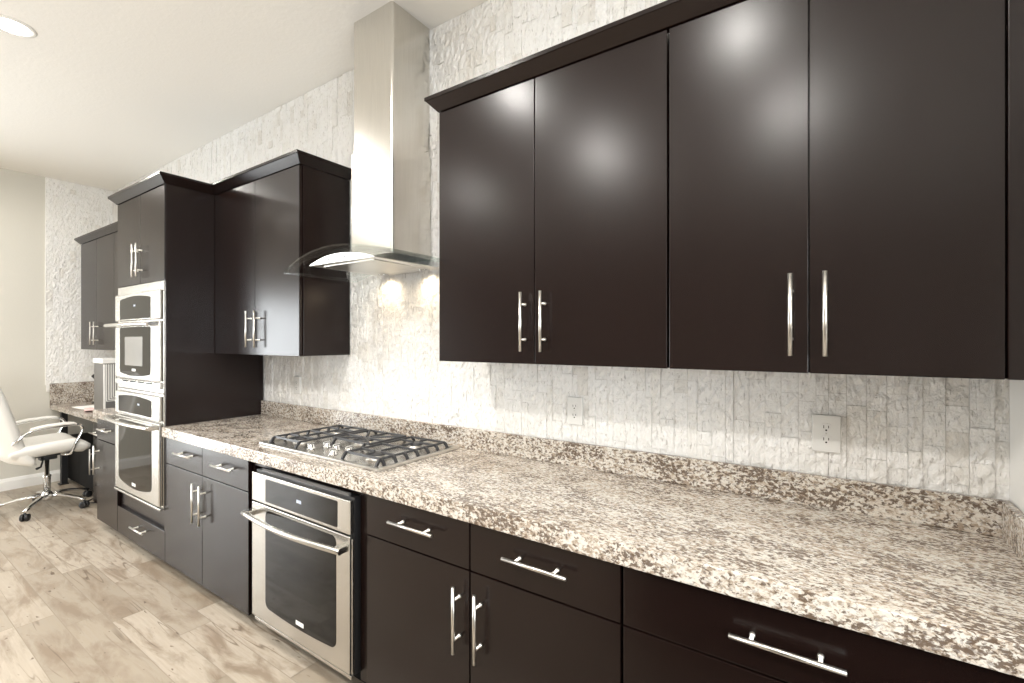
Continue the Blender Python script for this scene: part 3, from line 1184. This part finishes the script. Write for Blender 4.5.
def sheet(x, y, z, w, h, ang, mat, name, label, curl=.006):
    mb = MB()
    top = []
    NXs = 8
    ca, sa = math.cos(ang), math.sin(ang)
    for i in range(NXs + 1):
        u = i / NXs - .5
        for v in (-.5, .5):
            px, py = u * w, v * h
            top.append((x + px * ca - py * sa, y + px * sa + py * ca, z + curl * (2 * u) ** 2))
    nn = len(top)
    low = [(a, b, c - .0012) for a, b, c in top]
    fs = [[2 * i, 2 * i + 2, 2 * i + 3, 2 * i + 1] for i in range(NXs)]
    per = [2 * i for i in range(NXs + 1)] + [2 * i + 1 for i in range(NXs, -1, -1)]
    mm = len(per)
    mb.add(top + low, fs + [[nn + q for q in f[::-1]] for f in fs], 0, True)
    mb.add(top + low, [[per[i], per[(i + 1) % mm], nn + per[(i + 1) % mm], nn + per[i]] for i in range(mm)])
    return tag(mb.build(name, M[mat]), label, 'paper', 'papers on the desk')


sheet(-5.99, -.345, .8018, .30, .21, .10, 'paper', 'paper_sheet', 'white sheet lying lowest of the papers on the desk')
sheet(-5.72, -.385, .8020, .22, .16, -.25, 'pink', 'paper_sheet', 'pink sheet with curled ends on the desk beside the ribbed box', .012)
sheet(-5.92, -.300, .8105, .22, .16, .5, 'paper', 'paper_sheet', 'small white sheet lying tilted on top of the desk papers', .010)

# low black cabinet under the desk and a cable
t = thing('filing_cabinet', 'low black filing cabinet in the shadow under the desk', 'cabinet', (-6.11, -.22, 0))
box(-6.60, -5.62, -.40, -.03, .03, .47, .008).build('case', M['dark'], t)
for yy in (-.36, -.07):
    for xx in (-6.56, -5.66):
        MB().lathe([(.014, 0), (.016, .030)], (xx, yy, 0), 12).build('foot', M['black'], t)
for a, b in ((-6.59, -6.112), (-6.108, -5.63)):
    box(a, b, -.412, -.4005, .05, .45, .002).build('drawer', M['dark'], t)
pts = [(-5.70, -.20 - .02 * i, .004 + (.0 if i else .0)) for i in range(1)]
pts = []
for i in range(20):
    s = i / 19
    pts.append((-5.62 + .26 * s, -.40 - .10 * math.sin(PI * s * 1.2), .0055))
tag(MB().tube(pts, .005, 8).build('power_cable', M['black']), 'black cable lying on the floor under the desk', 'cable')

# ------------------------------------------------------------------ office chair, facing the desk (+y)
cx, cy = -5.625, -.765
t = thing('office_chair', 'white leather office chair with chrome arms and star base at the desk', 'chair', (cx, cy, 0))


def slab(fn, NU, NV, th, name, mat, par):
    """closed padded shell: fn(u,v) -> (point, normal), thickness th"""
    A, B = [], []
    for i in range(NU + 1):
        for j in range(NV + 1):
            u, v = i / NU, j / NV
            p, nrm = fn(u, v)
            e = min(1, 6 * min(u, 1 - u)) * 1.0
            f = min(1, 6 * min(v, 1 - v)) * 1.0
            k = math.sqrt(max(0.0, 1 - (1 - e) ** 2)) * math.sqrt(max(0.0, 1 - (1 - f) ** 2))
            k = .25 + .75 * k
            A.append(p + nrm * th / 2 * k)
            B.append(p - nrm * th / 2 * k)
    V1 = NV + 1
    fs = []
    for i in range(NU):
        for j in range(NV):
            fs.append([i * V1 + j, (i + 1) * V1 + j, (i + 1) * V1 + j + 1, i * V1 + j + 1])
    n = len(A)
    ring = [i * V1 for i in range(NU + 1)] + [NU * V1 + j for j in range(1, V1)] + [i * V1 + NV for i in range(NU - 1, -1, -1)] + [j for j in range(NV - 1, 0, -1)]
    m = len(ring)
    mb = MB()
    mb.add(A + B, fs + [[n + q for q in f[::-1]] for f in fs] + [[ring[i], ring[(i + 1) % m], n + ring[(i + 1) % m], n + ring[i]] for i in range(m)], 0, True)
    return mb.build(name, M[mat], par)


def seat_fn(u, v):
    x = cx + (u - .5) * .52
    s = v
    y = cy - .235 + .49 * s
    z = .545 + .012 * math.sin(PI * s) + (.03 * (2 * u - 1) ** 4) - .075 * max(0, s - .82) ** 1.0 / .18 * .5 - .03 * (1 - s)
    z += .006 * math.sin(u * PI * 8) * 0
    return Vector((x, y, z)), Vector((0, .1, 1)).normalized()


slab(seat_fn, 16, 16, .115, 'seat', 'leather', t)


def back_fn(u, v):
    w = .50 - .06 * max(0, v - .6) - .04 * max(0, .3 - v)
    x = cx + (u - .5) * w
    z = .435 + .715 * v
    y = cy - .200 - .19 * v + .05 * math.sin(PI * v * .9) * .0 - .05 * max(0, v - .75) + .05 * (2 * u - 1) ** 2 + .06 * max(0, .18 - v) / .18
    return Vector((x, y, z)), Vector((0, .96, .27)).normalized()


slab(back_fn, 16, 22, .15, 'backrest', 'leather', t)

for s in (-1, 1):
    ax = cx + s * .275
    pts = [(ax - s * .03, cy - .215, .625), (ax, cy - .195, .655), (ax, cy - .14, .705), (ax, cy - .07, .728), (ax, cy + .06, .738), (ax, cy + .155, .738),
           (ax, cy + .195, .715), (ax, cy + .195, .67), (ax, cy + .155, .58), (ax - s * .01, cy + .13, .50), (ax - s * .05, cy + .11, .485), (ax - s * .12, cy + .09, .482)]
    sm = []
    for i in range(len(pts) - 1):
        p0, p1, p2, p3 = (Vector(pts[max(i - 1, 0)]), Vector(pts[i]), Vector(pts[i + 1]), Vector(pts[min(i + 2, len(pts) - 1)]))
        for k in range(5):
            q = k / 5
            sm.append(.5 * ((2 * p1) + (-p0 + p2) * q + (2 * p0 - 5 * p1 + 4 * p2 - p3) * q * q + (-p0 + 3 * p1 - 3 * p2 + p3) * q ** 3))
    sm.append(Vector(pts[-1]))
    arm = MB().tube(sm, .011, 12).build('armrest', M['chrome'], t)
    pad = MB()
    pad.tube([(ax, cy - .125, .722), (ax, cy - .11, .736), (ax, cy - .03, .748), (ax, cy + .08, .754), (ax, cy + .14, .750), (ax, cy + .16, .738)],
             [.012, .021, .024, .024, .021, .012], 12, 0, True, .62)
    pad.build('pad', M['leather'], arm)
# mechanism, lever, column
cy += .03
mb = MB()
mb.box(cx - .09, cx + .09, cy - .10, cy + .12, .462, .490, .006)
mb.box(cx - .04, cx + .04, cy - .05, cy + .06, .425, .464, .006)
mech = mb.build('tilt_mechanism', M['black'], t)
MB().tube([(cx + .03, cy - .03, .44), (cx + .12, cy - .05, .435), (cx + .17, cy - .07, .40), (cx + .20, cy - .10, .395)], [.006, .006, .007, .010], 10).build('lever', M['black'], t)
MB().lathe([(.024, .13), (.024, .27), (.027, .275), (.027, .29), (.016, .292), (.016, .43)], (cx, cy, 0), 20).build('column', M['chrome'], t)
MB().lathe([(.030, .075), (.036, .08), (.040, .11), (.034, .135), (.026, .145), (.0245, .15)], (cx, cy, 0), 20).build('hub', M['chrome'], t)
for k in range(5):
    th = math.radians(-35 + 72 * k)
    d = Vector((math.cos(th), math.sin(th), 0))
    c0 = Vector((cx, cy, 0))
    pts = [c0 + d * r_ + Vector((0, 0, z_)) for r_, z_ in ((.030, .115), (.10, .118), (.18, .108), (.26, .090), (.315, .072))]
    leg = MB().tube(pts, [.022, .021, .018, .016, .015], 12, 0, True, .75).build('base_leg', M['chrome'], t)
    e = c0 + d * .31
    sd = Vector((-d.y, d.x, 0))
    mbc = MB()
    for q in (-1, 1):
        mbc.lathe([(.010, -.010), (.027, -.010), (.029, -.006), (.029, .006), (.027, .010), (.010, .010)], tuple(e + sd * q * .015 + Vector((0, 0, .029))), 18, 0, tuple(sd))
    mbc.tube([e + Vector((0, 0, .03)), e + Vector((0, 0, .066))], .007, 8)
    mbc.tube([e - sd * .026 + Vector((0, 0, .029)), e + sd * .026 + Vector((0, 0, .029))], .006, 8)
    mbc.build('caster', M['black'], leg)

# ------------------------------------------------------------------ unseen island added across the aisle to darken the base door reflections
t = thing('added_island', 'unseen dark island with granite top, added to darken the door reflections', 'island', (.5, -2.1, 0))
box(-.78, 1.85, -2.60, -1.60, .09, .8555, .002).build('carcass', M['wood'], t)
box(-.73, 1.80, -2.55, -1.67, 0, .0895).build('toe_kick', M['dark'], t)
box(-.82, 1.89, -2.90, -1.56, .8565, ZCT, .003).build('top', M['granite'], t)
for i in range(5):
    a = -.78 + 2.63 * i / 5
    b = -.78 + 2.63 * (i + 1) / 5
    box(a + G, b - G, -1.60, -1.582, .10, .853, .0018).build('door', M['wood'], t)
